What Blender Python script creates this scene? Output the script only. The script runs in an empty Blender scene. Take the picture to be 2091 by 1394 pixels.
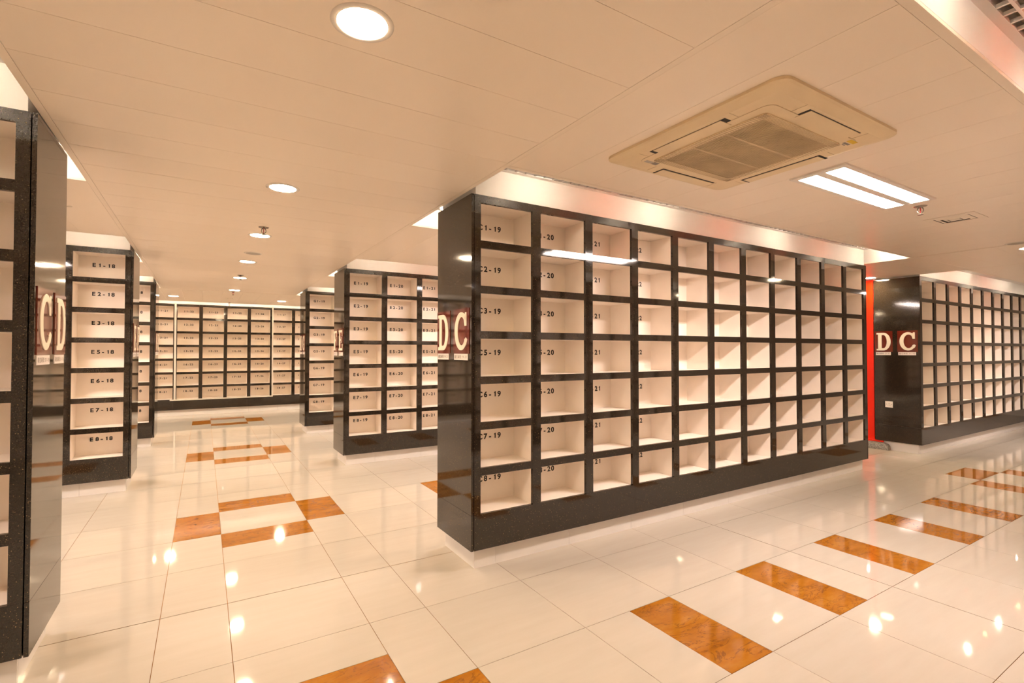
import bpy, bmesh, math, random
from mathutils import Vector, Matrix
R = math.radians
random.seed(7)

# ------------------------------------------------------------------ camera, world, exposure
sc = bpy.context.scene
COL = sc.collection
cam_d = bpy.data.cameras.new('camera')
cam_d.sensor_width = 36.0
cam_d.lens = 36.0 * 1022.3 / 2091.0
cam_d.clip_start = 0.05
cam = bpy.data.objects.new('camera', cam_d)
COL.objects.link(cam)
cam.location = (0, 0, 1.370)
cam.rotation_euler = (R(90 + 1.047), 0, R(-31.585))
sc.camera = cam

world = bpy.data.worlds.new('world')
sc.world = world
world.use_nodes = True
world.node_tree.nodes['Background'].inputs[0].default_value = (1.0, 0.78, 0.55, 1)
world.node_tree.nodes['Background'].inputs[1].default_value = 0.05

sc.view_settings.view_transform = 'Standard'
sc.view_settings.look = 'None'
sc.view_settings.exposure = 2.85
sc.view_settings.gamma = 1.0
sc.view_settings.use_curve_mapping = False
sc.cycles.use_light_tree = False
sc.cycles.max_bounces = 8
sc.cycles.diffuse_bounces = 6
sc.cycles.glossy_bounces = 4
sc.cycles.use_adaptive_sampling = True
sc.cycles.adaptive_threshold = 0.05
sc.cycles.caustics_reflective = False
sc.cycles.caustics_refractive = False
sc.cycles.sample_clamp_indirect = 4.0

WARM = (1.0, 0.74, 0.46)
COOL = (1.0, 0.84, 0.76)
DOWN_L = 50.0      # downlight disc
COVE_L = 34.0     # cove bulbs
FLUO_L = 18.5      # fluorescent troughs

# ------------------------------------------------------------------ key dimensions (metres)
ZC = 2.375            # ceiling
ZT, ZB = 2.355, 0.126 # rack top, underside of the granite
DEP = 0.527           # rack depth
PITCH, OPW, POST = 0.4595, 0.3925, 0.067
RP, OPH, RAIL = 0.2865, 0.2385, 0.048
ZO = 2.305            # top of the top opening
INSET = 0.043
XR, XL = 1.416, -0.597           # aisle faces of the right and left racks
YC, YE, YG, YI = 2.785, 6.127, 8.804, 12.657

# ------------------------------------------------------------------ materials
MATS = {}
def nmat(name):
    m = bpy.data.materials.new(name)
    m.use_nodes = True
    nt = m.node_tree
    b = nt.nodes['Principled BSDF']
    MATS[name] = m
    return m, nt, b
def setc(b, col, rough=0.5, spec=0.5, metal=0.0):
    b.inputs['Base Color'].default_value = (*col, 1)
    b.inputs['Roughness'].default_value = rough
    b.inputs['Specular IOR Level'].default_value = spec
    b.inputs['Metallic'].default_value = metal
def node(nt, t, **kw):
    n = nt.nodes.new(t)
    for k, v in kw.items():
        if k in n.inputs: n.inputs[k].default_value = v
        else: setattr(n, k, v)
    return n
def ramp(nt, stops):
    r = nt.nodes.new('ShaderNodeValToRGB')
    e = r.color_ramp.elements
    while len(e) < len(stops): e.new(0.5)
    for i, (p, c) in enumerate(stops):
        e[i].position = p
        e[i].color = (*c, 1) if len(c) == 3 else c
    return r
def plain(name, col, rough=0.5, spec=0.5, metal=0.0, var=0.04, scale=6.0):
    m, nt, b = nmat(name)
    setc(b, col, rough, spec, metal)
    tc = node(nt, 'ShaderNodeTexCoord')
    nz = node(nt, 'ShaderNodeTexNoise', Scale=scale, Detail=3.0)
    nt.links.new(tc.outputs['Object'], nz.inputs['Vector'])
    lo = tuple(c * (1 - var) for c in col); hi = tuple(min(1, c * (1 + var)) for c in col)
    rp = ramp(nt, [(0.35, lo), (0.65, hi)])
    nt.links.new(nz.outputs['Fac'], rp.inputs['Fac'])
    nt.links.new(rp.outputs['Color'], b.inputs['Base Color'])
    return m
def emit(name, col, strength):
    m, nt, b = nmat(name)
    nt.nodes.remove(b)
    e = node(nt, 'ShaderNodeEmission')
    e.inputs[0].default_value = (*col, 1); e.inputs[1].default_value = strength
    nt.links.new(e.outputs[0], nt.nodes['Material Output'].inputs[0])
    return m

def granite(name, base, speck, lo=0.0, rough=0.06, sc1=260.0, thr=0.80, spec=0.5):
    m, nt, b = nmat(name)
    setc(b, base, rough, spec)
    g = node(nt, 'ShaderNodeNewGeometry')
    vo = node(nt, 'ShaderNodeTexVoronoi', Scale=sc1)
    nt.links.new(g.outputs['Position'], vo.inputs['Vector'])
    sep = node(nt, 'ShaderNodeSeparateColor')
    nt.links.new(vo.outputs['Color'], sep.inputs[0])
    r1 = ramp(nt, [(thr, (0, 0, 0)), (min(0.999, thr + 0.15), (1, 1, 1))])
    nt.links.new(sep.outputs[0], r1.inputs['Fac'])
    nz = node(nt, 'ShaderNodeTexNoise', Scale=sc1 * 0.55, Detail=4.0)
    nt.links.new(g.outputs['Position'], nz.inputs['Vector'])
    r2 = ramp(nt, [(0.40, tuple(c * 0.75 for c in base)), (0.66, tuple(min(1, c * 1.45) for c in base))])
    nt.links.new(nz.outputs['Fac'], r2.inputs['Fac'])
    mx = node(nt, 'ShaderNodeMix', data_type='RGBA')
    mx.inputs[7].default_value = (*speck, 1)
    ml = node(nt, 'ShaderNodeMath', operation='MULTIPLY'); ml.inputs[1].default_value = 0.6
    nt.links.new(r1.outputs['Color'], ml.inputs[0])
    nt.links.new(ml.outputs[0], mx.inputs[0])
    nt.links.new(r2.outputs['Color'], mx.inputs[6])
    nt.links.new(mx.outputs[2], b.inputs['Base Color'])
    return m
granite('black_granite', (0.021, 0.0150, 0.0098), (0.42, 0.30, 0.15), thr=0.986, spec=0.65, sc1=380.0)
granite('grey_granite', (0.16, 0.15, 0.13), (0.45, 0.40, 0.33), rough=0.35, sc1=160.0, thr=0.6)

plain('niche_white', (0.915, 0.835, 0.75), 0.45, 0.4, var=0.015, scale=9)
plain('fascia_white', (0.82, 0.80, 0.77), 0.5, 0.4, var=0.015)
plain('plinth_cream', (0.74, 0.70, 0.66), 0.12, 0.5, var=0.03, scale=3)
plain('lettering_black', (0.012, 0.011, 0.010), 0.45)
plain('sign_maroon', (0.13, 0.016, 0.009), 0.05, 0.9, var=0.05)
plain('sign_cream', (0.84, 0.78, 0.66), 0.25, 0.5, var=0.01)
plain('plate_white', (0.80, 0.74, 0.72), 0.4, var=0.01)
plain('plate_ink', (0.16, 0.11, 0.10), 0.5)
plain('wall_cream', (0.86, 0.80, 0.72), 0.6)
plain('red_paint', (0.93, 0.022, 0.0015), 0.3, 0.4, var=0.02)
plain('core_grey', (0.30, 0.28, 0.26), 0.7)
plain('grout', (0.26, 0.115, 0.03), 0.8, 0.2, var=0.2, scale=4)
plain('lamp_trim', (0.80, 0.76, 0.70), 0.3)
plain('chrome', (0.35, 0.31, 0.26), 0.25, 0.5, 0.9)
plain('bulb_red', (0.55, 0.01, 0.01), 0.15)
plain('unit_plastic', (0.78, 0.64, 0.42), 0.4, 0.45, var=0.03)
plain('unit_grille', (0.56, 0.43, 0.26), 0.5, 0.4, var=0.12, scale=5)
plain('slot_shade', (0.02, 0.015, 0.01), 0.7)  # near-black plate colour standing in for the shade inside slots and holes
plain('sticker_yellow', (0.75, 0.52, 0.01), 0.4)
plain('sticker_grey', (0.22, 0.20, 0.17), 0.4)
plain('speaker_grey', (0.46, 0.42, 0.37), 0.55, var=0.03)
plain('socket_white', (0.84, 0.80, 0.74), 0.35)
plain('trunking_white', (0.68, 0.63, 0.55), 0.4)
plain('duct_inside', (0.50, 0.43, 0.33), 0.7)
emit('downlight_glow', (1.0, 0.78, 0.51), DOWN_L)
emit('cove_glow', (1.0, 0.82, 0.62), COVE_L)
emit('cove_red_glow', (1.0, 0.16, 0.06), COVE_L * 0.20)
emit('tube_glow', COOL, FLUO_L)

# satin metal ceiling panels, a slight tone of its own for every panel
m, nt, b = nmat('ceiling_panel')
setc(b, (0.78, 0.75, 0.71), 0.30, 0.45)
oi = node(nt, 'ShaderNodeObjectInfo')
rp = ramp(nt, [(0.0, (0.905, 0.81, 0.695)), (1.0, (0.925, 0.83, 0.715))])
nt.links.new(oi.outputs['Random'], rp.inputs['Fac'])
nt.links.new(rp.outputs['Color'], b.inputs['Base Color'])
g = node(nt, 'ShaderNodeNewGeometry')
nz = node(nt, 'ShaderNodeTexNoise', Scale=3.0, Detail=2.0)
nt.links.new(g.outputs['Position'], nz.inputs['Vector'])
mr = node(nt, 'ShaderNodeMapRange')
mr.inputs[3].default_value = 0.25; mr.inputs[4].default_value = 0.36
nt.links.new(nz.outputs['Fac'], mr.inputs[0]); nt.links.new(mr.outputs[0], b.inputs['Roughness'])
plain('ceiling_trim', (0.89, 0.80, 0.685), 0.32, 0.45, var=0.01)

# polished cream floor tile
m, nt, b = nmat('cream_tile')
setc(b, (0.80, 0.76, 0.70), 0.045, 0.5)
g = node(nt, 'ShaderNodeNewGeometry'); oi = node(nt, 'ShaderNodeObjectInfo')
mp = node(nt, 'ShaderNodeMapping'); mp.inputs[3].default_value = (1.1, 7.0, 1.0)
nt.links.new(g.outputs['Position'], mp.inputs['Vector'])
nz = node(nt, 'ShaderNodeTexNoise', Scale=2.2, Detail=5.0, Roughness=0.6)
nt.links.new(mp.outputs[0], nz.inputs['Vector'])
rp = ramp(nt, [(0.3, (0.505, 0.450, 0.378)), (0.7, (0.530, 0.478, 0.408))])
nt.links.new(nz.outputs['Fac'], rp.inputs['Fac'])
r2 = ramp(nt, [(0.0, (0.955, 0.955, 0.955)), (1.0, (1.0, 1.0, 1.0))])
nt.links.new(oi.outputs['Random'], r2.inputs['Fac'])
mx = node(nt, 'ShaderNodeMix', data_type='RGBA', blend_type='MULTIPLY'); mx.inputs[0].default_value = 1.0
nt.links.new(rp.outputs['Color'], mx.inputs[6]); nt.links.new(r2.outputs['Color'], mx.inputs[7])
nt.links.new(mx.outputs[2], b.inputs['Base Color'])

# orange veined marble
m, nt, b = nmat('orange_marble')
setc(b, (0.55, 0.24, 0.05), 0.07, 0.5)
g = node(nt, 'ShaderNodeNewGeometry')
oi = node(nt, 'ShaderNodeObjectInfo')
ad = node(nt, 'ShaderNodeVectorMath', operation='MULTIPLY_ADD')
ad.inputs[1].default_value = (1, 1, 1)
cx = node(nt, 'ShaderNodeCombineXYZ')
m10 = node(nt, 'ShaderNodeMath', operation='MULTIPLY'); m10.inputs[1].default_value = 30.0
nt.links.new(oi.outputs['Random'], m10.inputs[0]); nt.links.new(m10.outputs[0], cx.inputs[2])
nt.links.new(g.outputs['Position'], ad.inputs[0]); nt.links.new(cx.outputs[0], ad.inputs[2])
mp = node(nt, 'ShaderNodeMapping'); mp.inputs[2].default_value = (0, 0, R(35)); mp.inputs[3].default_value = (1.0, 2.6, 1.0)
nt.links.new(ad.outputs[0], mp.inputs['Vector'])
n1 = node(nt, 'ShaderNodeTexNoise', Scale=3.2, Detail=8.0, Roughness=0.62, Distortion=1.6)
nt.links.new(mp.outputs[0], n1.inputs['Vector'])
ab = node(nt, 'ShaderNodeMath', operation='SUBTRACT'); ab.inputs[1].default_value = 0.5
nt.links.new(n1.outputs['Fac'], ab.inputs[0])
aa = node(nt, 'ShaderNodeMath', operation='ABSOLUTE'); nt.links.new(ab.outputs[0], aa.inputs[0])
rv = ramp(nt, [(0.0, (1, 1, 1)), (0.016, (0, 0, 0))])
nt.links.new(aa.outputs[0], rv.inputs['Fac'])
n2 = node(nt, 'ShaderNodeTexNoise', Scale=5.0, Detail=6.0, Roughness=0.65)
nt.links.new(mp.outputs[0], n2.inputs['Vector'])
rb = ramp(nt, [(0.3, (0.27, 0.092, 0.007)), (0.55, (0.36, 0.135, 0.011)), (0.75, (0.42, 0.185, 0.024))])
nt.links.new(n2.outputs['Fac'], rb.inputs['Fac'])
mx = node(nt, 'ShaderNodeMix', data_type='RGBA'); mx.inputs[7].default_value = (0.13, 0.04, 0.012, 1)
mm = node(nt, 'ShaderNodeMath', operation='MULTIPLY'); mm.inputs[1].default_value = 0.75
nt.links.new(rv.outputs['Color'], mm.inputs[0]); nt.links.new(mm.outputs[0], mx.inputs[0])
nt.links.new(rb.outputs['Color'], mx.inputs[6])
nt.links.new(mx.outputs[2], b.inputs['Base Color'])

# ------------------------------------------------------------------ helpers
class MB:
    """collects simple shapes into one mesh"""
    def __init__(s): s.v = []; s.f = []; s.sm = []
    def add(s, vs, fs, smooth=False):
        o = len(s.v); s.v += [tuple(p) for p in vs]; s.f += [tuple(i + o for i in f) for f in fs]; s.sm += [smooth] * len(fs); return s
    def box(s, x0, x1, y0, y1, z0, z1):
        return s.add([(x0,y0,z0),(x1,y0,z0),(x1,y1,z0),(x0,y1,z0),(x0,y0,z1),(x1,y0,z1),(x1,y1,z1),(x0,y1,z1)],
                     [(0,3,2,1),(4,5,6,7),(0,1,5,4),(1,2,6,5),(2,3,7,6),(3,0,4,7)])
    def lathe(s, prof, n=24, c=(0,0,0), smooth=True):
        """profile of (r, z) turned about the z axis"""
        vs = []; fs = []; m = len(prof)
        for i in range(n):
            a = 2 * math.pi * i / n
            for r, z in prof: vs.append((c[0] + r * math.cos(a), c[1] + r * math.sin(a), c[2] + z))
        for i in range(n):
            j = (i + 1) % n
            for k in range(m - 1): fs.append((i*m+k, j*m+k, j*m+k+1, i*m+k+1))
        return s.add(vs, fs, smooth)
    def disc(s, r, z, n=24, c=(0,0), up=False):
        vs = [(c[0] + r*math.cos(2*math.pi*i/n), c[1] + r*math.sin(2*math.pi*i/n), z) for i in range(n)]
        return s.add(vs, [tuple(range(n)) if up else tuple(reversed(range(n)))])
    def tube(s, pts, r, n=8):
        pts = [Vector(p) for p in pts]; vs = []; fs = []
        for i, p in enumerate(pts):
            t = (pts[min(i+1, len(pts)-1)] - pts[max(i-1, 0)]).normalized()
            a = t.orthogonal().normalized() if i == 0 else (a - t * a.dot(t)).normalized()
            bb = t.cross(a)
            for k in range(n):
                w = 2 * math.pi * k / n
                vs.append(p + a * r * math.cos(w) + bb * r * math.sin(w))
        for i in range(len(pts) - 1):
            for k in range(n):
                l = (k + 1) % n
                fs.append((i*n+k, i*n+l, (i+1)*n+l, (i+1)*n+k))
        fs.append(tuple(reversed(range(n)))); fs.append(tuple(range((len(pts)-1)*n, len(pts)*n)))
        return s.add(vs, fs, True)
    def prism(s, poly, z0, z1):
        n = len(poly)
        vs = [(x, y, z0) for x, y in poly] + [(x, y, z1) for x, y in poly]
        fs = [tuple(reversed(range(n))), tuple(range(n, 2*n))] + [(i, (i+1) % n, n + (i+1) % n, n + i) for i in range(n)]
        return s.add(vs, fs)
    def mesh(s, name):
        me = bpy.data.meshes.new(name)
        me.from_pydata(s.v, [], s.f)
        me.polygons.foreach_set('use_smooth', s.sm)
        me.update()
        return me

def obj(name, data, mat=None, parent=None, loc=(0,0,0), rot=(0,0,0)):
    if isinstance(data, MB): data = data.mesh(name)
    if mat and not data.materials: data.materials.append(MATS[mat])
    o = bpy.data.objects.new(name, data)
    COL.objects.link(o)
    o.location = loc; o.rotation_euler = rot
    if parent: o.parent = parent
    return o
def thing(name, label, cat, loc=(0,0,0), rotz=0.0, group=None):
    o = bpy.data.objects.new(name, None)
    o.empty_display_size = 0.1
    COL.objects.link(o)
    o.location = loc; o.rotation_euler = (0, 0, rotz)
    o['label'] = label; o['category'] = cat
    if group: o['group'] = group
    return o
def struct(o, label=None):
    o['kind'] = 'structure'
    if label: o['label'] = label
    return o
BOXES = {}
def boxmesh(name, sx, sy, sz, mat):
    """a shared box mesh, origin at its centre"""
    k = (name, round(sx,4), round(sy,4), round(sz,4), mat)
    if k not in BOXES:
        me = MB().box(-sx/2, sx/2, -sy/2, sy/2, -sz/2, sz/2).mesh(name)
        me.materials.append(MATS[mat]); BOXES[k] = me
    return BOXES[k]
def bx(name, x0, x1, y0, y1, z0, z1, mat, parent=None):
    x0, x1 = min(x0,x1), max(x0,x1); y0, y1 = min(y0,y1), max(y0,y1)
    return obj(name, boxmesh(name, x1-x0, y1-y0, z1-z0, mat), None, parent, ((x0+x1)/2, (y0+y1)/2, (z0+z1)/2))
def rrect(x0, x1, y0, y1, r, n=6):
    pts = []
    for cx, cy, a0 in ((x1-r, y1-r, 0), (x0+r, y1-r, 90), (x0+r, y0+r, 180), (x1-r, y0+r, 270)):
        for i in range(n + 1):
            a = R(a0 + 90.0 * i / n); pts.append((cx + r*math.cos(a), cy + r*math.sin(a)))
    return pts
def project(x, y, z):
    yaw, pt = R(31.585), R(1.047)
    fw = Vector((math.sin(yaw)*math.cos(pt), math.cos(yaw)*math.cos(pt), math.sin(pt)))
    rt = Vector((math.cos(yaw), -math.sin(yaw), 0)); up = rt.cross(fw)
    d = Vector((x, y, z - 1.370)); w = d.dot(fw)
    return w, 1045.5 + 1022.3*d.dot(rt)/max(w, .05), 697 - 1022.3*d.dot(up)/max(w, .05)

# glyphs for the printed numbers: the outline of each character once, then assembled
GLY = {}
def glyph(ch, bold=0.0):
    k = (ch, bold)
    if ch == '1' and k not in GLY:      # a one with a flag
        H = max(v.y for v in glyph('8')[0]); w = 0.045 + bold
        GLY[k] = ([Vector(p) for p in ((0.20-w, 0, 0), (0.20+w, 0, 0), (0.20+w, H, 0), (0.20-w*0.3, H, 0), (0.20-w, H*0.90, 0), (0.02, H*0.80, 0), (0.02, H*0.64, 0), (0.20-w, H*0.74, 0))],
                  [(0, 1, 2, 3, 4, 7), (4, 5, 6, 7)])
    if k not in GLY:
        cu = bpy.data.curves.new('glyph', 'FONT'); cu.body = ch; cu.size = 1.0; cu.offset = bold; cu.resolution_u = 3
        ob = bpy.data.objects.new('glyph', cu)
        me = bpy.data.meshes.new_from_object(ob)
        vs = [v.co.copy() for v in me.vertices]; fs = [tuple(p.vertices) for p in me.polygons]
        bpy.data.meshes.remove(me); bpy.data.objects.remove(ob); bpy.data.curves.remove(cu)
        GLY[k] = (vs, fs)
    return GLY[k]
def text_mesh(items, height, bold=0.02, wide=1.0, name='lettering', mat='lettering_black'):
    """items: (char, centre x). Letters stand in the xz plane facing -y, baseline z=0"""
    ref = max(v.y for v in glyph('8')[0])
    s = height / ref
    mb = MB()
    for ch, cx in items:
        vs, fs = glyph(ch, bold)
        if not vs: continue
        x0 = min(v.x for v in vs); x1 = max(v.x for v in vs); mid = (x0 + x1) / 2
        mb.add([(cx + (v.x - mid)*s*wide, 0, v.y*s) for v in vs], fs)
    me = mb.mesh(name); me.materials.append(MATS[mat])
    return me

# ------------------------------------------------------------------ room shell
X0, X1, Y0, Y1 = -6.0, 14.6, -3.2, 13.1
floor = struct(obj('floor', MB().box(X0, X1, Y0, Y1, -0.12, -0.0025), 'grout'), 'polished cream tiled floor with orange marble bars')
struct(bx('wall_left', X0-0.15, X0, Y0, Y1, -0.1, 2.8, 'wall_cream'))
struct(bx('wall_right', X1, X1+0.15, Y0, Y1, -0.1, 2.8, 'wall_cream'))
struct(bx('wall_near', X0, X1, Y0-0.15, Y0, -0.1, 2.8, 'wall_cream'))
struct(bx('wall_far', X0, X1, Y1, Y1+0.15, -0.1, 2.8, 'wall_cream'))

# --- floor tiles
GROUPS = (1.342, 4.342, 7.342, 10.942)
cols = []
x = -0.179
while x > X0: cols.append((max(x-0.6, X0), x, 'n')); x -= 0.6
cols += [(-0.179, 0.121, 'h'), (0.121, 0.721, 'c'), (0.721, 1.021, 'h')]
x = 1.021
while x < 6.40: cols.append((x, x+0.6, 'n')); x += 0.6
cols += [(6.421, 6.721, 'n'), (6.721, 7.021, 'h'), (7.021, 7.621, 'c'), (7.621, 7.921, 'h')]
x = 7.921
while x < X1: cols.append((x, min(x+0.6, X1), 'n')); x += 0.6
rows = []
y = 1.342 - 0.6*8
while y < Y1: rows.append((max(y, Y0), min(y+0.6, Y1))); y += 0.6
tiles = []
def isg(v): return any(abs(v - q) < 0.01 for q in GROUPS)
for a, c in rows:
    if isg(a):       # the row that carries the bars
        for x0, x1, k in cols:
            if k == 'h': tiles.append((x0, x1, a, c, 1))
            elif k == 'c': tiles.append((x0, x1, a, c, 0))
        seq = [(1.021,1.621,0),(1.621,1.921,0),(1.921,2.221,1),(2.221,2.821,0),(2.821,3.121,1),(3.121,3.421,0),(3.421,3.721,0),(3.721,4.021,1),
               (4.021,4.621,0),(4.621,4.921,1),(4.921,5.521,0),(5.521,5.821,1),(5.821,6.421,0),(6.421,6.721,0)]
        tiles += [(p, q, a, c, o) for p, q, o in seq]
        tiles += [(-0.179-(q-1.021), -0.179-(p-1.021), a, c, o) for p, q, o in seq if -0.179-(q-1.021) > X0]
        tiles += [(p+6.9, q+6.9, a, c, o) for p, q, o in seq if q+6.9 < X1]
    else:
        for x0, x1, k in cols:
            if k == 'c' and isg(a + 0.6):
                tiles += [(x0, x1, a, a+0.3, 0), (x0, x1, a+0.3, c, 1)]
            elif k == 'c' and isg(a - 0.6):
                tiles += [(x0, x1, a, a+0.3, 1), (x0, x1, a+0.3, c, 0)]
            else: tiles.append((x0, x1, a, c, 0))
def foot(t):  # tile wholly under a rack
    x0, x1, a, c, o = t
    for fx0, fx1 in ((XR, 6.53), (-6, XL), (8.04, 13.2)):
        for fy in (YC, YE, YG):
            if x0 > fx0 and x1 < fx1 and a > fy and c < fy + DEP: return True
    return False
def area(t):
    x0, x1, a, c, o = t
    q = [project(px, py, 0) for px, py in ((x0,a),(x1,a),(x1,c),(x0,c))]
    if min(p[0] for p in q) < 0.4:
        if max(p[0] for p in q) < 0.5: return 0
    pts = [(min(max(p[1], 0), 2091), min(max(p[2], 0), 1394)) for p in q]
    return abs(sum(pts[i][0]*pts[(i+1)%4][1] - pts[(i+1)%4][0]*pts[i][1] for i in range(4)))/2
tiles = [t for t in tiles if not foot(t) and t[1]-t[0] > 0.02 and t[3]-t[2] > 0.02]
tiles.sort(key=area, reverse=True)
J = 0.0014
def jx(v): return 0.0028 if abs(v - 3.421) < 0.002 else J
def jy(v): return 0.0032 if abs(v - 3.142) < 0.002 else J
rest = {0: MB(), 1: MB()}
n_obj = sum(1 for t in tiles if area(t) > 60)
for i, (x0, x1, a, c, o) in enumerate(tiles):
    dz = random.uniform(-0.0002, 0.0002)
    if i < min(n_obj, 298):
        t = bx('floor_tile', x0+jx(x0), x1-jx(x1), a+jy(a), c-jy(c), -0.010+dz, dz, 'orange_marble' if o else 'cream_tile', floor)
    else:
        rest[o].box(x0+J, x1-J, a+J, c-J, -0.010, 0.0)
for o, mt in ((0, 'cream_tile'), (1, 'orange_marble')):
    t = obj('floor_tile_field', rest[o], mt, floor); t['kind'] = 'stuff'

# ------------------------------------------------------------------ ceiling: panels, trims, raised coves over the racks
ceiling = struct(obj('ceiling', MB().box(X0, X1, Y0, Y1, 2.70, 2.80), 'wall_cream'), 'satin off-white panelled metal ceiling with raised coves over the racks')
PT = 0.012
def panel(x0, x1, y0, y1):
    if x1-x0 < 0.02 or y1-y0 < 0.02: return
    bx('ceiling_panel', x0+0.0009, x1-0.0009, y0+0.0009, y1-0.0009, ZC, ZC+PT, 'ceiling_panel', ceiling)
def trim(x0, x1, y0, y1):
    bx('ceiling_trim', x0+0.0006, x1-0.0006, y0+0.0006, y1-0.0006, ZC-0.0006, ZC+PT, 'ceiling_trim', ceiling)
YS = [(-0.92, 0.603), (2.343, 3.835), (5.527, 7.049), (8.340, 9.834), (12.18, Y1)]   # cove openings along Y
TR = 0.030
XB = [(X0, -0.604), (1.408, 6.522), (8.045, X1)]                              # cove openings along X
YFAR = 9.80
# aisles: panels across
for xa, xb in ((-0.604+TR, 1.408-TR), (6.522+TR, 8.045-TR)):
    y = 1.384 - 0.3*15
    while y < YFAR - 0.01:
        panel(xa, xb, max(y, Y0), min(y+0.3, YFAR)); y += 0.3
for xa in (-0.604, 1.408-TR, 6.522, 8.045-TR): trim(xa, xa+TR, Y0, YFAR)
# bays: panels lengthwise
bays = [(Y0, YS[0][0])] + [(YS[i][1], YS[i+1][0]) for i in range(3)] + [(YS[3][1], 12.18)]
for i, (ya, yb) in enumerate(bays):
    for xa, xb in XB:
        x = 1.408 if xa > 1 and xa < 2 else (8.045 if xa > 2 else -0.604 - 0.3*18)
        lo = yb if i < 4 else min(yb, YFAR)
        while x < xb - 0.01:
            p0, p1 = max(x, xa), min(x+0.3, xb)
            if i == 0 or i == 4: pass
            if p1 > p0 and (p1 > -3.7 and p0 < 13.0):
                panel(p0, p1, ya + TR, lo - TR if i < 4 else lo)
            x += 0.3
        trim(xa, xb, ya, ya+TR)
        if i < 4: trim(xa, xb, yb-TR, yb)
# far strip in front of the end wall, panels lengthwise across the whole width
x = -3.63
while x < 8.0:
    panel(x, x+0.3, YFAR + (0.034 if False else 0), 12.18 - TR); x += 0.3
trim(-3.63, 8.0, 12.18-TR, 12.18)
# plain ceiling where nobody looks
for xa, xb, ya, yb in ((X0, -3.7, Y0, YS[0][0]), (X0, -3.63, YFAR, 12.18), (8.0, X1, YFAR, 12.18)):
    bx('ceiling_panel', xa, xb, ya, yb, ZC+0.001, ZC+PT, 'ceiling_panel', ceiling)
for ya, yb in ((0.603, 2.343), (3.835, 5.527), (7.049, 8.340)):
    bx('ceiling_panel', X0, -3.7, ya, yb, ZC+0.001, ZC+PT, 'ceiling_panel', ceiling)
    bx('ceiling_panel', 13.0, X1, ya, yb, ZC+0.001, ZC+PT, 'ceiling_panel', ceiling)
# cove sides and roofs
ZR = 2.536
GR = []      # strip grilles: (x0, x1, y0, y1)
for i, (ya, yb) in enumerate(YS):
    for j, (xa, xb) in enumerate(XB if i < 4 else [(X0, X1)]):
        z0 = ZC + PT
        bx('cove_side', xa, xb, ya-0.012, ya, z0, 2.70, 'fascia_white', ceiling)
        if i < 4:
            bx('cove_side', xa, xb, yb, yb+0.012, z0, 2.70, 'fascia_white', ceiling)
            if xa > X0: bx('cove_side', xa-0.012, xa, ya, yb, z0, 2.70, 'fascia_white', ceiling)
            if xb < X1: bx('cove_side', xb, xb+0.012, ya, yb, z0, 2.70, 'fascia_white', ceiling)
        g = None
        if j == 1 and i == 1: g = (2.672, 2.756)
        if j == 1 and i == 0: g = (0.490, 0.574)
        if g:
            bx('cove_roof', xa, xb, ya, g[0], ZR, ZR+0.012, 'fascia_white', ceiling)
            bx('cove_roof', xa, xb, g[1], yb, ZR, ZR+0.012, 'fascia_white', ceiling)
            bx('duct', xa, xb, g[0]-0.06, g[1]+0.06, 2.655, 2.665, 'duct_inside', ceiling)
            GR.append((xa+0.16 if i else xa+0.05, xb-0.05, g[0], g[1]))
        else:
            bx('cove_roof', xa, xb, ya, yb, ZR, ZR+0.012, 'fascia_white', ceiling)

# ------------------------------------------------------------------ niche racks
def shell_mesh(w, h, d, t=0.010):
    """white lining of a niche: open box, opening in the xz plane at y=0.02, origin at the opening's centre"""
    y0, y1 = 0.0203, d
    mb = MB()
    o = (-w/2 - t + 0.003, w/2 + t - 0.003, -h/2 - t + 0.003, h/2 + t - 0.003)
    i = (-w/2 + 0.0005, w/2 - 0.0005, -h/2 + 0.0005, h/2 - 0.0005)
    vs = []
    for (xa, xb, za, zb), y in ((o, y0), (i, y0), (i, y1), (o, y1 + t)):
        vs += [(xa, y, za), (xb, y, za), (xb, y, zb), (xa, y, zb)]
    fs = []
    for k in range(4):
        l = (k + 1) % 4
        fs += [(k, l, 4+l, 4+k), (4+k, 4+l, 8+l, 8+k), (12+k, 12+l, l, k)]
    fs += [(8, 9, 10, 11), (15, 14, 13, 12)]
    mb.add(vs, fs)
    me = mb.mesh('niche'); me.materials.append(MATS['niche_white'])
    bm = bmesh.new(); bm.from_mesh(me); bmesh.ops.recalc_face_normals(bm, faces=bm.faces); bm.to_mesh(me); bm.free()
    return me
NDEP = 0.240
NICHE = shell_mesh(OPW, OPH, NDEP)
TXT = {}
def label_mesh(letter, row, num):
    k = (letter, row, num)
    if k not in TXT:
        s = str(num)
        px = (-0.0745, -0.0315, 0.0035, 0.0415, 0.0755)
        TXT[k] = text_mesh(list(zip((letter, row, '-', s[0], s[1]), px)), 0.0355, bold=0.038, wide=1.05)
    return TXT[k]
ROWS = '1235678'
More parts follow.
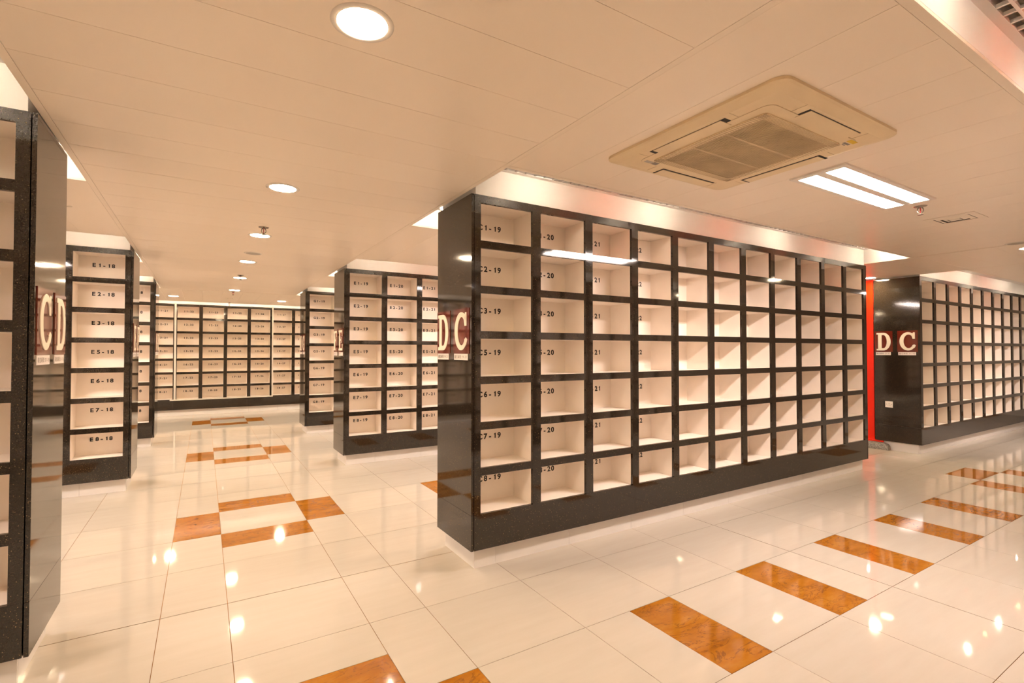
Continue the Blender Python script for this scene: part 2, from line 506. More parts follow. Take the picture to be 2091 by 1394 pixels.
def rack(label, xf, yf, d, nums, letter, texted, group, dep=DEP, back=True, wall=False, simple=False, rotz=0.0, plinth=True, fascia=True):
    """rack whose end face stands at x=xf and whose columns run in direction d; front face at y=yf"""
    n = len(nums)
    t = thing('niche_rack', label, 'rack', (xf, yf, 0), rotz, group)
    L = 0.066*2 + PITCH*n - POST
    g = 'black_granite'
    def B(name, a, b_, y0, y1, z0, z1, mat, par=t): return bx(name, d*a, d*b_, y0, y1, z0, z1, mat, par)
    th = 0.020
    # end panels
    P = 0.016
    for k, (a, b_) in enumerate(((0, P), (L-P, L))):
        if wall: break
        B('end_panel', a, b_, 0.0, dep, ZB + 0.222, ZT, g)
        B('end_panel', a, b_, 0.0, dep, ZB, ZB + 0.2205, g)
    # posts
    a0 = 0 if wall else P + 0.0045
    zt0, zt1 = ZO - 6*RP - OPH, ZT
    fr = MB() if simple else None
    def strip(name, a, b_, z0, z1):
        if simple: fr.box(min(d*a, d*b_), max(d*a, d*b_), 0.0, th, z0, z1)
        else: B(name, a, b_, 0.0, th, z0, z1, g)
    strip('post', a0, 0.066, zt0, zt1)
    for k in range(1, n):
        a = 0.066 + PITCH*k - POST
        strip('post', a, a + POST, zt0, zt1)
    strip('post', L-0.066, L-a0, zt0, zt1)
    e = 0.0006
    for k in range(n):
        a = 0.066 + PITCH*k + e; b_ = a + OPW - 2*e
        strip('rail', a, b_, ZO, ZT)
        for r in range(1, 7):
            zt = ZO - RP*(r-1) - OPH
            strip('rail', a, b_, zt - RAIL, zt)
    # bottom board in slabs
    a = a0; k = 0
    while a < L - a0 - 0.01:
        b_ = min(a + PITCH*3, L - a0)
        if L - a0 - b_ < 0.3: b_ = L - a0
        strip('bottom_board', a + 0.0004, b_ - 0.0004, ZB, zt0 - 0.0006)
        a = b_
    if simple: obj('frame', fr, g, t)
    # niches
    ni = MB()
    for k in range(n):
        xc = d*(0.066 + PITCH*k + OPW/2)
        for r in range(7):
            zc = ZO - RP*r - OPH/2
            if simple:
                ni.add([(v.co.x + xc, v.co.y, v.co.z + zc) for v in NICHE.vertices], [tuple(p.vertices) for p in NICHE.polygons]); continue
            o = obj('niche', NICHE, None, t, (xc, 0, zc))
            if k < texted:
                obj('lettering', label_mesh(letter, ROWS[r], nums[k]), None, o, (0, NDEP - 0.0008, 0.0135))
    if simple: obj('niche_lining', ni, 'niche_white', t)
    # core, back, top
    B('core', P+0.002, L-P-0.002, NDEP + 0.012, dep - 0.022 - (NDEP - 0.008 if back else 0), ZB + 0.01, ZT - 0.012, 'core_grey')
    if back:      # the rear face carries the same niches, out of sight from here
        fb = MB(); nb = MB()
        def bs(a, b_, z0, z1): fb.box(min(d*a, d*b_), max(d*a, d*b_), dep - th, dep, z0, z1)
        bs(a0, 0.066, zt0, zt1); bs(L-0.066, L-a0, zt0, zt1); bs(a0, L-a0, ZB, zt0)
        for k in range(1, n): bs(0.066 + PITCH*k - POST, 0.066 + PITCH*k, zt0, zt1)
        for k in range(n):
            a = 0.066 + PITCH*k
            bs(a, a + OPW, ZO, ZT)
            for r in range(1, 7): bs(a, a + OPW, ZO - RP*(r-1) - OPH - RAIL, ZO - RP*(r-1) - OPH)
            xc = d*(a + OPW/2)
            for r in range(7):
                zc = ZO - RP*r - OPH/2
                nb.add([(xc - v.co.x, dep - v.co.y, v.co.z + zc) for v in NICHE.vertices], [tuple(p.vertices) for p in NICHE.polygons])
        obj('rear_frame', fb, g, t)['kind'] = 'stuff'
        obj('rear_niche_lining', nb, 'niche_white', t)['kind'] = 'stuff'
    B('top_board', (0 if wall else P)+0.001, L-(0 if wall else P)-0.001, th + 0.001, dep - 0.021, ZT - 0.012, ZT, 'fascia_white')
    B('underside', P+0.001, L-P-0.001, th + 0.001, dep - 0.021, ZB, ZB + 0.009, 'core_grey')
    # plinth tiles
    if plinth:
        def pl(x0, x1, y0, y1): B('plinth_tile', x0, x1, y0, y1, 0.0, ZB - 0.0005, 'plinth_cream')
        xs = [INSET]
        q = INSET + (0.155 if xf > 1 and xf < 2 and yf < 3 else 0.35)
        while q < L - INSET - 0.1: xs.append(q); q += 0.6
        xs.append(L - INSET)
        for p0, p1 in zip(xs, xs[1:]):
            pl(p0 + 0.0006, p1 - 0.0006, INSET, INSET + 0.012)
            if not wall: pl(p0 + 0.0006, p1 - 0.0006, dep - INSET - 0.012, dep - INSET)
        if not wall:
            for a in (INSET, L - INSET - 0.012): pl(a, a + 0.012, INSET + 0.013, dep - INSET - 0.013)
            B('plinth_core', INSET + 0.014, L - INSET - 0.014, INSET + 0.014, dep - INSET - 0.014, 0.0, ZB - 0.001, 'core_grey')
    if fascia:
        B('fascia', 0.032, L - 0.034, 0.006, dep - 0.006, ZT + 0.0005, ZR - 0.001, 'fascia_white')
    return t

RN = [19, 20, 21, 22, 23, 25, 26, 27, 28, 29, 30]
LN = [18, 17, 16, 15, 13, 12]
GRP = 'black granite niche racks'
rackC = rack('large black granite niche rack in the centre, white compartments marked C, nearest to the viewer', XR, YC, 1, RN, 'C', 11, GRP)
rackE = rack('black granite niche rack with compartments marked E1-19 to E8-21, behind the centre rack', XR, YE, 1, RN[:6], 'E', 4, GRP)
rackG = rack('narrow-looking black granite niche rack with compartments marked G-19, on the right far down the aisle', XR, YG, 1, RN[:5], 'G', 2, GRP)
rackLC = rack('black granite niche rack cut off by the left edge of the picture, mirror-polished end panel', XL, YC, -1, LN[:5], 'C', 2, GRP)
rackLE = rack('black granite niche rack on the left with one column marked E1-18 to E8-18', XL, YE, -1, LN[:5], 'E', 2, GRP)
rackLG = rack('black granite niche rack on the far left whose numbers show only an 8', XL, YG, -1, LN[:5], 'G', 2, GRP)
rackR = rack('black granite niche rack at the right edge beside the red column', 8.030, YC + 0.012, 1, [31]*11, 'C', 0, GRP, dep=0.535)
rackI = rack('long black granite niche rack on the end wall, compartments marked I1-21 to I8-27', -1.866 - 0.066, YI, 1, [19, 20, 21, 22, 23, 25, 26, 27, 28], 'I', 9, GRP, dep=0.30, back=False, wall=True, fascia=False)
rackB = rack('black granite niche rack standing to the right of the viewer, facing the centre rack', 6.531, 0.066, 1, [19]*11, 'B', 0, GRP, simple=True, rotz=math.pi)
# end wall over and beside the rack
struct(bx('trim_1', -5.9, 14.5, YI + 0.004, YI + 0.30, ZT + 0.001, ZR - 0.001, 'fascia_white'), 'white band above the end wall rack')
struct(bx('trim_2', -5.9, -1.935, YI + 0.01, YI + 0.30, 0.0, ZT, 'black_granite'))
struct(bx('trim_3', 2.35, 14.5, YI + 0.01, YI + 0.30, 0.0, ZT, 'black_granite'))

# ------------------------------------------------------------------ letter signs on the end panels
def arc(cx, cy, rx, ry, a0, a1, n=20):
    return [(cx + rx*math.cos(R(a0 + (a1-a0)*i/n)), cy + ry*math.sin(R(a0 + (a1-a0)*i/n))) for i in range(n + 1)]
def strip_poly(mb, outer, inner, z0, z1):
    n = len(outer)
    for i in range(n - 1):
        mb.prism([outer[i], outer[i+1], inner[i+1], inner[i]], z0, z1)
def rect(mb, x0, x1, y0, y1, z0, z1): mb.prism([(x0,y0),(x1,y0),(x1,y1),(x0,y1)], z0, z1)
def letter_mb(ch):
    """slab-serif capitals in a 1 x 1 box (x right, y up)"""
    mb = MB(); z0, z1 = 0.0, 1.0
    if ch == 'C' or ch == 'G':
        a0, a1 = (38, 322) if ch == 'C' else (38, 330)
        strip_poly(mb, arc(0.53, 0.5, 0.50, 0.50, a0, a1, 36), arc(0.56, 0.5, 0.29, 0.37, a0 + 6, a1 - 6, 36), z0, z1)
        if ch == 'C':
            mb.prism([(0.80, 0.63), (0.93, 0.63), (0.93, 0.985), (0.83, 0.985), (0.78, 0.90), (0.74, 0.80)], z0, z1)
            mb.prism([(0.76, 0.27), (0.90, 0.13), (0.985, 0.27), (0.885, 0.335)], z0, z1)
        else:
            mb.prism([(0.80, 0.64), (0.93, 0.64), (0.93, 0.985), (0.83, 0.985), (0.78, 0.90), (0.74, 0.80)], z0, z1)
            rect(mb, 0.76, 0.94, 0.05, 0.42, z0, z1); rect(mb, 0.58, 1.0, 0.38, 0.47, z0, z1)
    elif ch == 'D':
        rect(mb, 0.11, 0.36, 0.0, 1.0, z0, z1)
        rect(mb, 0.0, 0.12, 0.0, 0.09, z0, z1); rect(mb, 0.0, 0.12, 0.91, 1.0, z0, z1)
        strip_poly(mb, [(0.36, 1.0)] + arc(0.48, 0.5, 0.50, 0.50, 90, -90, 24) + [(0.36, 0.0)],
                       [(0.36, 0.87)] + arc(0.48, 0.5, 0.235, 0.37, 90, -90, 24) + [(0.36, 0.13)], z0, z1)
    elif ch in 'EF':
        rect(mb, 0.12, 0.38, 0.0, 1.0, z0, z1)
        rect(mb, 0.0, 0.13, 0.0, 0.09, z0, z1); rect(mb, 0.0, 0.13, 0.91, 1.0, z0, z1)
        rect(mb, 0.38, 0.90, 0.89, 1.0, z0, z1); rect(mb, 0.79, 0.90, 0.70, 0.90, z0, z1)
        rect(mb, 0.38, 0.66, 0.47, 0.57, z0, z1); rect(mb, 0.60, 0.68, 0.37, 0.67, z0, z1)
        if ch == 'E':
            rect(mb, 0.38, 0.95, 0.0, 0.11, z0, z1); mb.prism([(0.83, 0.10), (0.95, 0.10), (0.98, 0.32), (0.87, 0.32)], z0, z1)
        else: rect(mb, 0.38, 0.52, 0.0, 0.09, z0, z1)
    elif ch == 'H':
        for xx in (0.12, 0.64):
            rect(mb, xx, xx + 0.24, 0.0, 1.0, z0, z1)
            for a in (xx - 0.12, xx + 0.24):
                rect(mb, a, a + 0.12, 0.0, 0.09, z0, z1); rect(mb, a, a + 0.12, 0.91, 1.0, z0, z1)
        rect(mb, 0.36, 0.64, 0.45, 0.56, z0, z1)
    return mb
LET = {}
def letter_mesh(ch):
    if ch not in LET:
        me = letter_mb(ch).mesh('letter'); me.materials.append(MATS['sign_cream']); LET[ch] = me
    return LET[ch]
SGRP = 'maroon letter signs on rack end panels'
def sign(ch, x, y0, y1, facing, rng, label):
    """square plaque on an end panel; facing -1 looks towards -x, +1 towards +x; y0..y1 along the panel"""
    w = y1 - y0; h = 0.288; zb = 1.352
    t = thing('letter_sign', label, 'sign', (x, (y0+y1)/2, zb), R(-90) if facing < 0 else R(90), SGRP)
    # local frame: x across the sign to the reader's right, -y towards the reader
    bx('plaque', -w/2, w/2, -0.004, 0.0, 0.0, h, 'sign_maroon', t)
    l = obj('letter', letter_mesh(ch), None, t, (-w/2 + 0.022, -0.0045, 0.020), (R(90), 0, 0))
    l.scale = (w - 0.040, h - 0.042, 0.0035)
    p = bx('number_plate', -w/2 + 0.010, w/2 - 0.022, -0.003, 0.0, -0.043, -0.002, 'plate_white', t)
    s = '龕位編號:' + rng
    pos = []; q = 0
    for c_ in s:
        adv = 1.0 if ord(c_) > 256 else (0.45 if c_ in ':-' else 0.62)
        pos.append((c_, q + adv/2)); q += adv
    W = w - 0.050; k = W / q
    me = text_mesh([(c_, (u - q/2)*k) for c_, u in pos], 0.017, bold=0.0, wide=0.95, mat='plate_ink')
    obj('lettering', me, None, p, (0, -0.0021, -0.0085))
    return t
def rack_signs(xf, yf, facing, front, backl, rf, rb, lf, lb):
    sign(front, xf, yf + 0.026, yf + 0.258, facing, rf, lf)
    sign(backl, xf, yf + 0.312, yf + 0.524, facing, rb, lb)
rack_signs(XR, YC, -1, 'C', 'D', '19-30', '19-23', 'maroon sign with cream letter C on the centre rack end panel', 'maroon sign with cream letter D on the centre rack end panel, left of the C')
rack_signs(XR, YE, -1, 'E', 'F', '19-30', '19-30', 'small slanted maroon sign with cream letter E on the rack behind the centre rack', 'small slanted maroon sign with cream letter F beside the letter E')
rack_signs(XR, YG, -1, 'G', 'H', '19-30', '19-30', 'tiny maroon sign with cream letter G far down the aisle on the right', 'tiny maroon sign with cream letter H left of the letter G, far down the aisle')
rack_signs(8.030, YC + 0.012, -1, 'C', 'D', '31-42', '25-31', 'maroon sign with cream letter C on the right rack, above the socket', 'maroon sign with cream letter D on the right rack, next to the red column')
rack_signs(XL, YC, 1, 'C', 'D', '01-18', '01-18', 'tall reflecting sign with cream letter C on the end panel at the left edge', 'tall reflecting sign with cream letter D on the end panel at the left edge')
rack_signs(XL, YE, 1, 'E', 'F', '01-18', '01-18', 'narrow edge-on sign E on the left rack marked E-18', 'narrow edge-on sign F on the left rack marked E-18')
rack_signs(XL, YG, 1, 'G', 'H', '01-18', '01-18', 'sliver of a letter sign G on the far left rack', 'sliver of a letter sign H on the far left rack')

# ------------------------------------------------------------------ ceiling fittings
RING = MB().lathe([(0.074, 0.0), (0.076, -0.0045), (0.088, -0.0045), (0.0945, -0.002), (0.0945, 0.0)], 32).mesh('trim_ring'); RING.materials.append(MATS['lamp_trim'])
GLOW = MB().disc(0.0745, -0.0022, 20).mesh('diffuser'); GLOW.materials.append(MATS['downlight_glow'])
def downlight(x, y, label):
    t = thing('downlight', label, 'ceiling light', (x, y, ZC), 0, 'round recessed downlights')
    obj('trim_ring', RING, None, t); obj('diffuser', GLOW, None, t)
downlight(0.405, 1.535, 'largest round white downlight, nearest, at the top of the picture')
downlight(0.405, 3.361, 'second round downlight along the aisle ceiling')
downlight(0.405, 4.858, 'round downlight just behind the first sprinkler head')
downlight(0.408, 6.368, 'round downlight just past the ceiling loudspeaker')
downlight(0.411, 7.838, 'small round downlight behind the second sprinkler head')
downlight(0.420, 9.480, 'small round downlight in front of the third sprinkler head')
downlight(-0.490, 11.08, 'thin bright downlight near the end wall on the left')
downlight(1.333, 11.12, 'thin bright downlight near the end wall on the right')
downlight(6.870, 1.500, 'round downlight cut off by the right edge of the picture')
downlight(7.830, 3.300, 'flat bright downlight above the red column')
for x, y in ((7.28, 5.2), (7.28, 7.6), (0.405, -0.4), (0.405, -2.0), (-2.3, 11.1), (3.2, 11.1), (7.28, -0.6)):  # unseen; the pair near the end wall is added to brighten it
    downlight(x, y, 'round downlight outside the picture, unseen, assumed for its glow')

def sprinkler_meshes():
    a = MB().lathe([(0.0, -0.012), (0.014, -0.012), (0.018, -0.008), (0.036, -0.003), (0.040, 0.0)], 20).mesh('escutcheon')
    mb = MB()
    for s in (-1, 1):
        mb.tube([(s*0.012, 0, -0.010)] + [(s*(0.017*math.cos(R(u))), 0, -0.028 - 0.022*math.sin(R(u))) for u in range(0, 91, 15)], 0.0032, 8)
    mb.lathe([(0.0, -0.050), (0.004, -0.050), (0.004, -0.058), (0.0, -0.058)], 10)
    c = MB().lathe([(0.0, -0.030 + 0.018), (0.0035, -0.014), (0.0035, -0.040), (0.002, -0.048), (0.0, -0.048)], 10).mesh('glass_bulb')
    d = MB().lathe([(0.0, -0.058), (0.018, -0.058), (0.018, -0.0605), (0.0, -0.0605)], 16).mesh('deflector')
    b_ = mb.mesh('frame_arms')
    for me, m_ in ((a, 'chrome'), (b_, 'chrome'), (c, 'bulb_red'), (d, 'chrome')): me.materials.append(MATS[m_])
    return (('escutcheon', a), ('frame_arms', b_), ('glass_bulb', c), ('deflector', d))
SPK = sprinkler_meshes()
def sprinkler(x, y, label, rz):
    t = thing('sprinkler_head', label, 'sprinkler', (x, y, ZC), rz, 'ceiling sprinkler heads')
    for n_, me in SPK: obj(n_, me, None, t)
sprinkler(0.405, 4.526, 'sprinkler head in front of the third downlight', R(-12))
sprinkler(0.406, 7.584, 'sprinkler head further down the aisle in front of the fifth downlight', R(-12))
sprinkler(0.412, 9.750, 'small sprinkler head behind the sixth downlight', R(-12))
sprinkler(4.241, 1.466, 'sprinkler head between the fluorescent light and the square vent', R(-65))
sprinkler(0.441, 12.060, 'tiny sprinkler head with a red bulb by the end wall', R(-12))

t = thing('ceiling_speaker', 'round grey ceiling loudspeaker between two aisle downlights', 'loudspeaker', (0.421, 5.79, ZC), 0, 'ceiling loudspeakers')
SR = MB().lathe([(0.068, 0.0), (0.069, -0.005), (0.080, -0.005), (0.085, -0.001), (0.085, 0)], 32).mesh('speaker_rim'); SR.materials.append(MATS['lamp_trim'])
SD = MB().disc(0.0685, -0.0025, 28).mesh('speaker_mesh'); SD.materials.append(MATS['speaker_grey'])
obj('speaker_rim', SR, None, t); obj('speaker_mesh', SD, None, t)
t = thing('ceiling_speaker', 'round ceiling loudspeaker cut off by the right edge, before the downlight', 'loudspeaker', (6.465, 1.50, ZC), 0, 'ceiling loudspeakers')
obj('speaker_rim', SR, None, t); obj('speaker_mesh', SD, None, t)

# square air vents
def vent(x, y, s, label):
    t = thing('air_vent', label, 'vent', (x, y, ZC), 0, 'square ceiling vents')
    h = s/2
    obj('backing', MB().box(-h+0.01, h-0.01, -h+0.01, h-0.01, -0.0015, 0.0), 'slot_shade', t)
    for k, (o, i, z0, z1) in enumerate(((h, h-0.045, -0.003, -0.004), (h-0.052, h-0.078, -0.003, -0.009), (h-0.086, h-0.110, -0.003, -0.009))):
        mb = MB()
        vs = [(-o,-o,z0),(o,-o,z0),(o,o,z0),(-o,o,z0),(-i,-i,z1),(i,-i,z1),(i,i,z1),(-i,i,z1)]
        vs += [(p[0], p[1], p[2]+0.002) for p in vs]
        fs = []
        for q in range(4):
            r = (q+1) % 4
            fs += [(q, 4+q, 4+r, r), (8+q, 8+r, 12+r, 12+q), (q, r, 8+r, 8+q), (4+q, 12+q, 12+r, 4+r)]
        mb.add(vs, fs); obj('diffuser_frame' if k == 0 else 'blade', mb, 'ceiling_trim', t)
    obj('centre_plate', MB().box(-(h-0.118), h-0.118, -(h-0.118), h-0.118, -0.009, -0.006), 'ceiling_trim', t)
vent(4.865, 1.465, 0.30, 'square white ceiling vent behind the sprinkler on the right')
vent(0.42, 11.05, 0.18, 'faint square ceiling vent near the end wall')

# fluorescent fitting
t = thing('fluorescent_light', 'rectangular two-tube fluorescent ceiling light beside the cooling unit', 'ceiling light', (3.50, 1.48, ZC), 0)
fl0 = t
def fluoro(t):
    obj('frame', MB().box(-0.59, 0.59, -0.152, -0.124, -0.010, 0).box(-0.59, 0.59, 0.124, 0.152, -0.010, 0).box(-0.59, -0.545, -0.124, 0.124, -0.010, 0).box(0.565, 0.59, -0.124, 0.124, -0.010, 0), 'lamp_trim', t)
    obj('centre_bar', MB().prism([(-0.545,-0.024),(0.565,-0.024),(0.565,0.024),(-0.545,0.024)], -0.008, 0), 'lamp_trim', t)
    for s in (-1, 1):
        ya, yb = (0.026, 0.123) if s > 0 else (-0.123, -0.026)
        obj('lamp_trough', MB().box(-0.544, 0.564, ya, yb, -0.0035, -0.001), 'tube_glow', t)
        lb = MB(); k = -0.50
        while k < 0.55: lb.box(k, k+0.004, ya+0.012, yb-0.012, -0.0065, -0.0040); k += 0.065
        o = obj('louvre_blades', lb, 'plate_white', t)
fluoro(t)
for x, y in ((3.0, 4.68), (-1.9, 4.68), (-3.0, 1.48), (10.2, 1.48), (-1.9, 7.7), (3.0, 7.7), (-2.3, 10.9), (3.4, 10.9)):  # all out of view; the last pair is added to brighten the end wall rack
    fluoro(thing('fluorescent_light', 'two-tube fluorescent ceiling light assumed unseen in a side bay', 'ceiling light', (x, y, ZC), 0, 'unseen fluorescent lights in the side bays'))

# ceiling cassette cooling unit
AX0, AX1, AY0, AY1 = 1.777, 2.722, 1.008, 1.966
t = thing('air_conditioner', 'square cream ceiling cassette air conditioner with slatted grille', 'air conditioner', ((AX0+AX1)/2, (AY0+AY1)/2, ZC), 0)
hx, hy = (AX1-AX0)/2, (AY1-AY0)/2
mb = MB()
loops = [(rrect(-hx, hx, -hy, hy, 0.055), 0.0), (rrect(-hx, hx, -hy, hy, 0.055), -0.012), (rrect(-hx+0.010, hx-0.010, -hy+0.010, hy-0.010, 0.05), -0.017),
         (rrect(-hx+0.055, hx-0.055, -hy+0.055, hy-0.055, 0.03), -0.028)]
n = len(loops[0][0])
vs = [(x, y, z) for lp, z in loops for x, y in lp]; fs = []
for k in range(3):
    for i in range(n): fs.append((k*n+i, k*n+(i+1) % n, (k+1)*n+(i+1) % n, (k+1)*n+i))
mb.add([v for v in vs], [tuple(reversed(f)) for f in fs]); mb.add(vs[3*n:], [tuple(reversed(range(n)))])
obj('casing', mb, 'unit_plastic', t)
def ring_prism(o, i, z0, z1):
    mb = MB(); n = len(o)
    for k in range(n):
        l = (k+1) % n
        mb.prism([o[k], o[l], i[l], i[k]], z0, z1)
    return mb
obj('front_panel_seam', ring_prism(rrect(-0.354, 0.354, -0.358, 0.358, 0.045), rrect(-0.3525, 0.3525, -0.3565, 0.3565, 0.0435), -0.0286, -0.0275), 'unit_grille', t)
obj('front_panel', MB().prism(rrect(-0.3522, 0.3522, -0.3562, 0.3562, 0.043), -0.0300, -0.027), 'unit_plastic', t)
obj('intake_back', MB().prism(rrect(-0.300, 0.300, -0.302, 0.302, 0.02), -0.0306, -0.0299), 'slot_shade', t)
gf = obj('intake_frame', ring_prism(rrect(-0.301, 0.301, -0.303, 0.303, 0.02), rrect(-0.262, 0.262, -0.264, 0.264, 0.012), -0.0350, -0.0300), 'unit_plastic', t)
rb = MB(); k = -0.296
while k < 0.297:
    for s in (-1, 1):
        rb.box(k, k+0.006, s*0.282-0.0195, s*0.282+0.0195, -0.0358, -0.0345)
        rb.box(s*0.281-0.0195, s*0.281+0.0195, k, k+0.006, -0.0358, -0.0345)
    k += 0.0125
o = obj('intake_frame_ribs', rb, 'unit_grille', t); o['kind'] = 'stuff'
sl = MB(); k = -0.258
while k < 0.256:
    sl.box(k, k+0.0072, -0.264, 0.264, -0.0340, -0.0308); k += 0.0116
o = obj('intake_slats', sl, 'unit_grille', t); o['kind'] = 'stuff'
for q in (-0.0875, 0.0875): obj('grille_rib', MB().box(-0.262, 0.262, q-0.005, q+0.005, -0.0344, -0.0306), 'unit_grille', t)
# four air outlets, each with its flap
def outlet(x0, x1, y0, y1, gx, gy):
    obj('outlet_slot', MB().box(x0, x1, y0, y1, -0.0292, -0.027), 'slot_shade', t)
    px0, px1, py0, py1 = x0+gx[0], x1-gx[1], y0+gy[0], y1-gy[1]
    obj('louvre_flap', MB().box(px0, px1, py0, py1, -0.0315, -0.0285), 'unit_plastic', t)
outlet(-0.395, -0.312, -0.178, 0.240, (0.002, 0.006), (0.022, 0.022))
outlet(0.408, 0.474-0.04, -0.180, 0.252, (0.007, 0.003), (0.010, 0.012)) if False else None
outlet(0.360, 0.438, -0.176, 0.256, (0.008, 0.004), (0.012, 0.012))
outlet(-0.168, 0.252, -0.408, -0.330, (0.012, 0.006), (0.003, 0.008))
outlet(-0.158, 0.270, 0.362, 0.436, (0.006, 0.006), (0.008, 0.003))
for q in (-0.215, 0.285): # seams between the casing quarters
    for s_ in (-1, 1):
        obj('casing_seam', MB().box(q-0.0008, q+0.0008, s_*0.357 if s_ > 0 else -0.424, 0.424 if s_ > 0 else -0.357, -0.0289, -0.0278), 'unit_grille', t)
        obj('casing_seam', MB().box(s_*0.357 if s_ > 0 else -0.418, 0.418 if s_ > 0 else -0.357, q-0.0008, q+0.0008, -0.0289, -0.0278), 'unit_grille', t)
obj('yellow_sticker', MB().box(0.292, 0.352, -0.352, -0.330, -0.0306, -0.0298), 'sticker_yellow', t)
obj('maker_label', MB().box(0.296, 0.346, -0.322, -0.310, -0.0306, -0.0298).box(0.310, 0.334, -0.306, -0.300, -0.0306, -0.0298), 'sticker_grey', t)
obj('receiver_window', MB().box(-0.272, -0.236, 0.318, 0.346, -0.0306, -0.0298), 'sticker_grey', t)
obj('display_panel', MB().box(-0.326, -0.276, 0.320, 0.344, -0.0304, -0.0298), 'speaker_grey', t)

# strip grilles in the cove roofs
BAR = {}
for i, (xa, xb, ya, yb) in enumerate(GR):
    t = thing('strip_grille', 'long narrow white air grille with short bars, %s' % ('above the centre rack' if i else 'in the cove at the top right corner'), 'vent', (xa, (ya+yb)/2, ZR), 0, 'strip air grilles')
    w = yb - ya
    bx('grille_rail', 0, xb-xa, -w/2, -w/2+0.006, -0.003, 0.011, 'fascia_white', t)
    bx('grille_rail', 0, xb-xa, w/2-0.003, w/2, -0.003, 0.011, 'fascia_white', t)
    bx('grille_rail', 0, xb-xa, -0.005, 0.005, -0.003, 0.011, 'fascia_white', t)
    me = boxmesh('crossbar', 0.009, w-0.010, 0.013, 'fascia_white')
    k = 0.004
    while k < xb - xa:
        obj('crossbar', me, None, t, (k, 0.0015, 0.004)); k += 0.075

# cove lamps: bare bulbs on the cove roof on both sides of each rack
HOLD = MB().lathe([(0.0, 0.0), (0.020, 0.0), (0.020, -0.022), (0.015, -0.030), (0.0, -0.030)], 12).mesh('holder'); HOLD.materials.append(MATS['lamp_trim'])
def bulb_mesh(nm, mat):
    me = bpy.data.meshes.new(nm)
    bm = bmesh.new(); bmesh.ops.create_icosphere(bm, subdivisions=1, radius=0.024)
    for f in bm.faces: f.smooth = True
    bm.to_mesh(me); bm.free(); me.materials.append(MATS[mat]); return me
BUW = bulb_mesh('bulb', 'cove_glow'); BUR = bulb_mesh('bulb', 'cove_red_glow')
def cove_lamp(x, y, red=False):
    t = thing('cove_lamp', 'small red bulb hidden in a ceiling cove' if red else 'small warm bulb hidden in a ceiling cove', 'lamp', (x, y, ZR), 0, 'red cove bulbs' if red else 'warm cove bulbs')
    obj('holder', HOLD, None, t); obj('bulb', BUR if red else BUW, None, t, (0, 0, -0.046))
WX = (0.45, 1.62, 3.30, 4.92); RX = (1.08, 2.50, 4.15); WB = (0.16, 1.30, 2.90, 4.60)
def cove_row(xf, d, y, wx, rx):
    for q in wx: cove_lamp(xf + d*q, y)
    for q in rx: cove_lamp(xf + d*q, y, True)
cove_row(XR, 1, 2.500, WX, RX); cove_row(XR, 1, 3.60, WB, ())
cove_row(XR, 1, 5.720, WX[:3], RX[:1]); cove_row(XR, 1, 6.85, WB[:2], ())
cove_row(XR, 1, 8.530, WX[:2], ()); cove_row(XR, 1, 9.62, WB[:2], ())
cove_row(XL, -1, 2.500, (0.28, 1.2), ()); cove_row(XL, -1, 3.60, WB[:2], ())
cove_row(XL, -1, 5.720, (0.28, 1.2), ()); cove_row(XL, -1, 6.85, WB[:2], ())
cove_row(XL, -1, 8.530, (0.28, 1.2), ()); cove_row(XL, -1, 9.62, WB[:2], ())
cove_row(8.03, 1, 2.500, WX, RX[:2]); cove_row(8.03, 1, 3.60, WB[:2], ())
cove_row(XR, 1, 0.36, WX, RX)
for q in (-2.2, -1.5, -0.9, -0.45, 0.1, 0.5, 0.95, 1.4, 1.9, 2.6, 3.6, 5.0, 7.0): cove_lamp(q, 12.28)
cove_lamp(-0.18, 12.36, True)

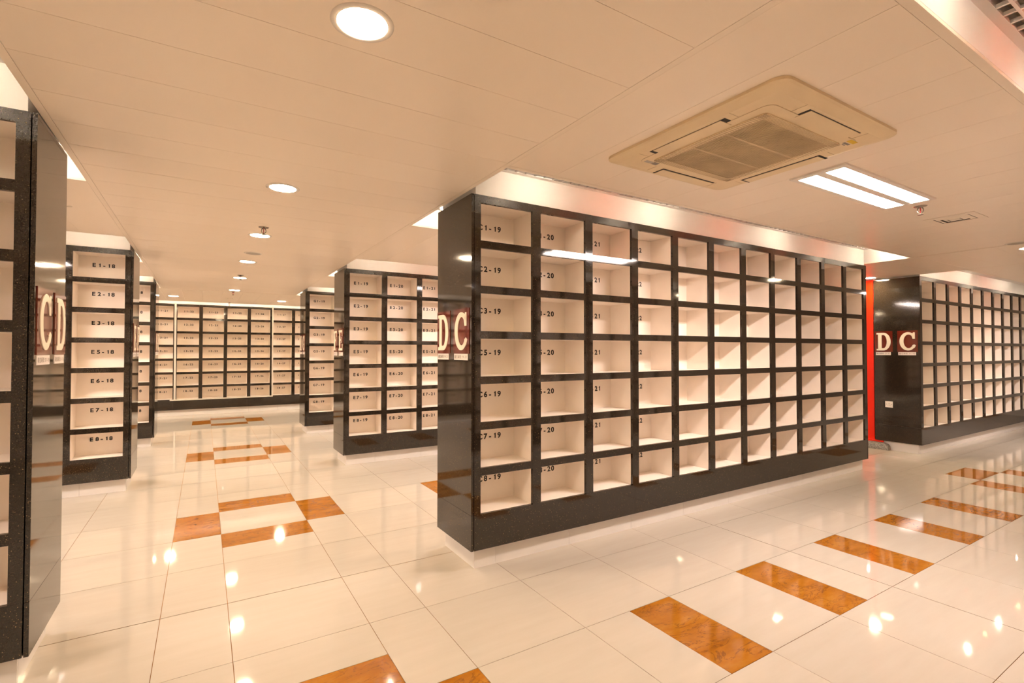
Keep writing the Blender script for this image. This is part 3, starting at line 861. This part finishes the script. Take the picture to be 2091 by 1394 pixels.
# ------------------------------------------------------------------ red column with its granite kerb, socket, trunking
t = thing('red_column', 'bright red painted column between the centre rack and the right rack', 'column', (8.05, 3.36, 0), 0)
obj('shaft', MB().box(0.030, 0.80, 0.0, 0.85, 0.098, ZC - 0.001), 'red_paint', t)
obj('lower_strip', MB().box(0.006, 0.029, -0.115, 0.85, 0.098, 0.122), 'red_paint', t)
kb = MB()
prof = [(-0.052, 0.0), (-0.050, 0.030), (-0.040, 0.062), (-0.022, 0.085), (-0.001, 0.0965), (0.028, 0.0975), (0.028, 0.0)]
ys = [-0.195, -0.188, -0.168, -0.140, -0.105]
hs = [0.25, 0.62, 0.86, 0.97, 1.0]
def kerb(ylist, hl):
    mb = MB(); m_ = len(prof)
    vs = [(px, yy, pz*hh) for yy, hh in zip(ylist, hl) for px, pz in prof]
    fs = []
    for i in range(len(ylist)-1):
        for k in range(m_):
            l = (k+1) % m_
            fs.append((i*m_+k, (i+1)*m_+k, (i+1)*m_+l, i*m_+l))
    fs += [tuple(range(m_)), tuple(reversed(range((len(ylist)-1)*m_, len(ylist)*m_)))]
    return mb.add(vs, fs)
obj('kerb_end', kerb(ys, hs), 'grey_granite', t)
obj('kerb_stone', kerb([-0.1035, 0.85], [1, 1]), 'grey_granite', t)

t = thing('wall_socket', 'white power socket low on the black end panel of the right rack', 'socket', (8.030, 3.159, 0.632), R(-90))
bx('face_plate', -0.044, 0.044, -0.008, 0.0, -0.042, 0.042, 'socket_white', t)
for px, pz, sx, sz in ((-0.031, 0.002, 0.006, 0.006), (0.031, 0.002, 0.006, 0.006)):
    obj('screw', MB().lathe([(0.0, -0.0006), (0.0042, -0.0006), (0.0042, 0.0)], 10), 'chrome', t, (px, -0.0081, pz), (R(-90), 0, 0))
for px, pz in ((0.0, 0.010), (-0.011, -0.010), (0.011, -0.010)):
    bx('pin_hole', px-0.0026, px+0.0026, -0.0084, -0.0078, pz-0.0045, pz+0.0045, 'slot_shade', t)

t = thing('cable_trunking', 'thin white U-shaped cable trunking fixed over the end wall rack', 'trunking', (-0.5185, YI, 0), 0)
bx('vertical_duct', -0.018, 0.018, -0.016, -0.001, 0.345, 2.375, 'trunking_white', t)
bx('vertical_duct', 1.840, 1.868, -0.016, -0.001, 0.345, 2.375, 'trunking_white', t)
bx('bottom_duct', -0.085, 1.868, -0.018, -0.001, 0.322, 0.3445, 'trunking_white', t)
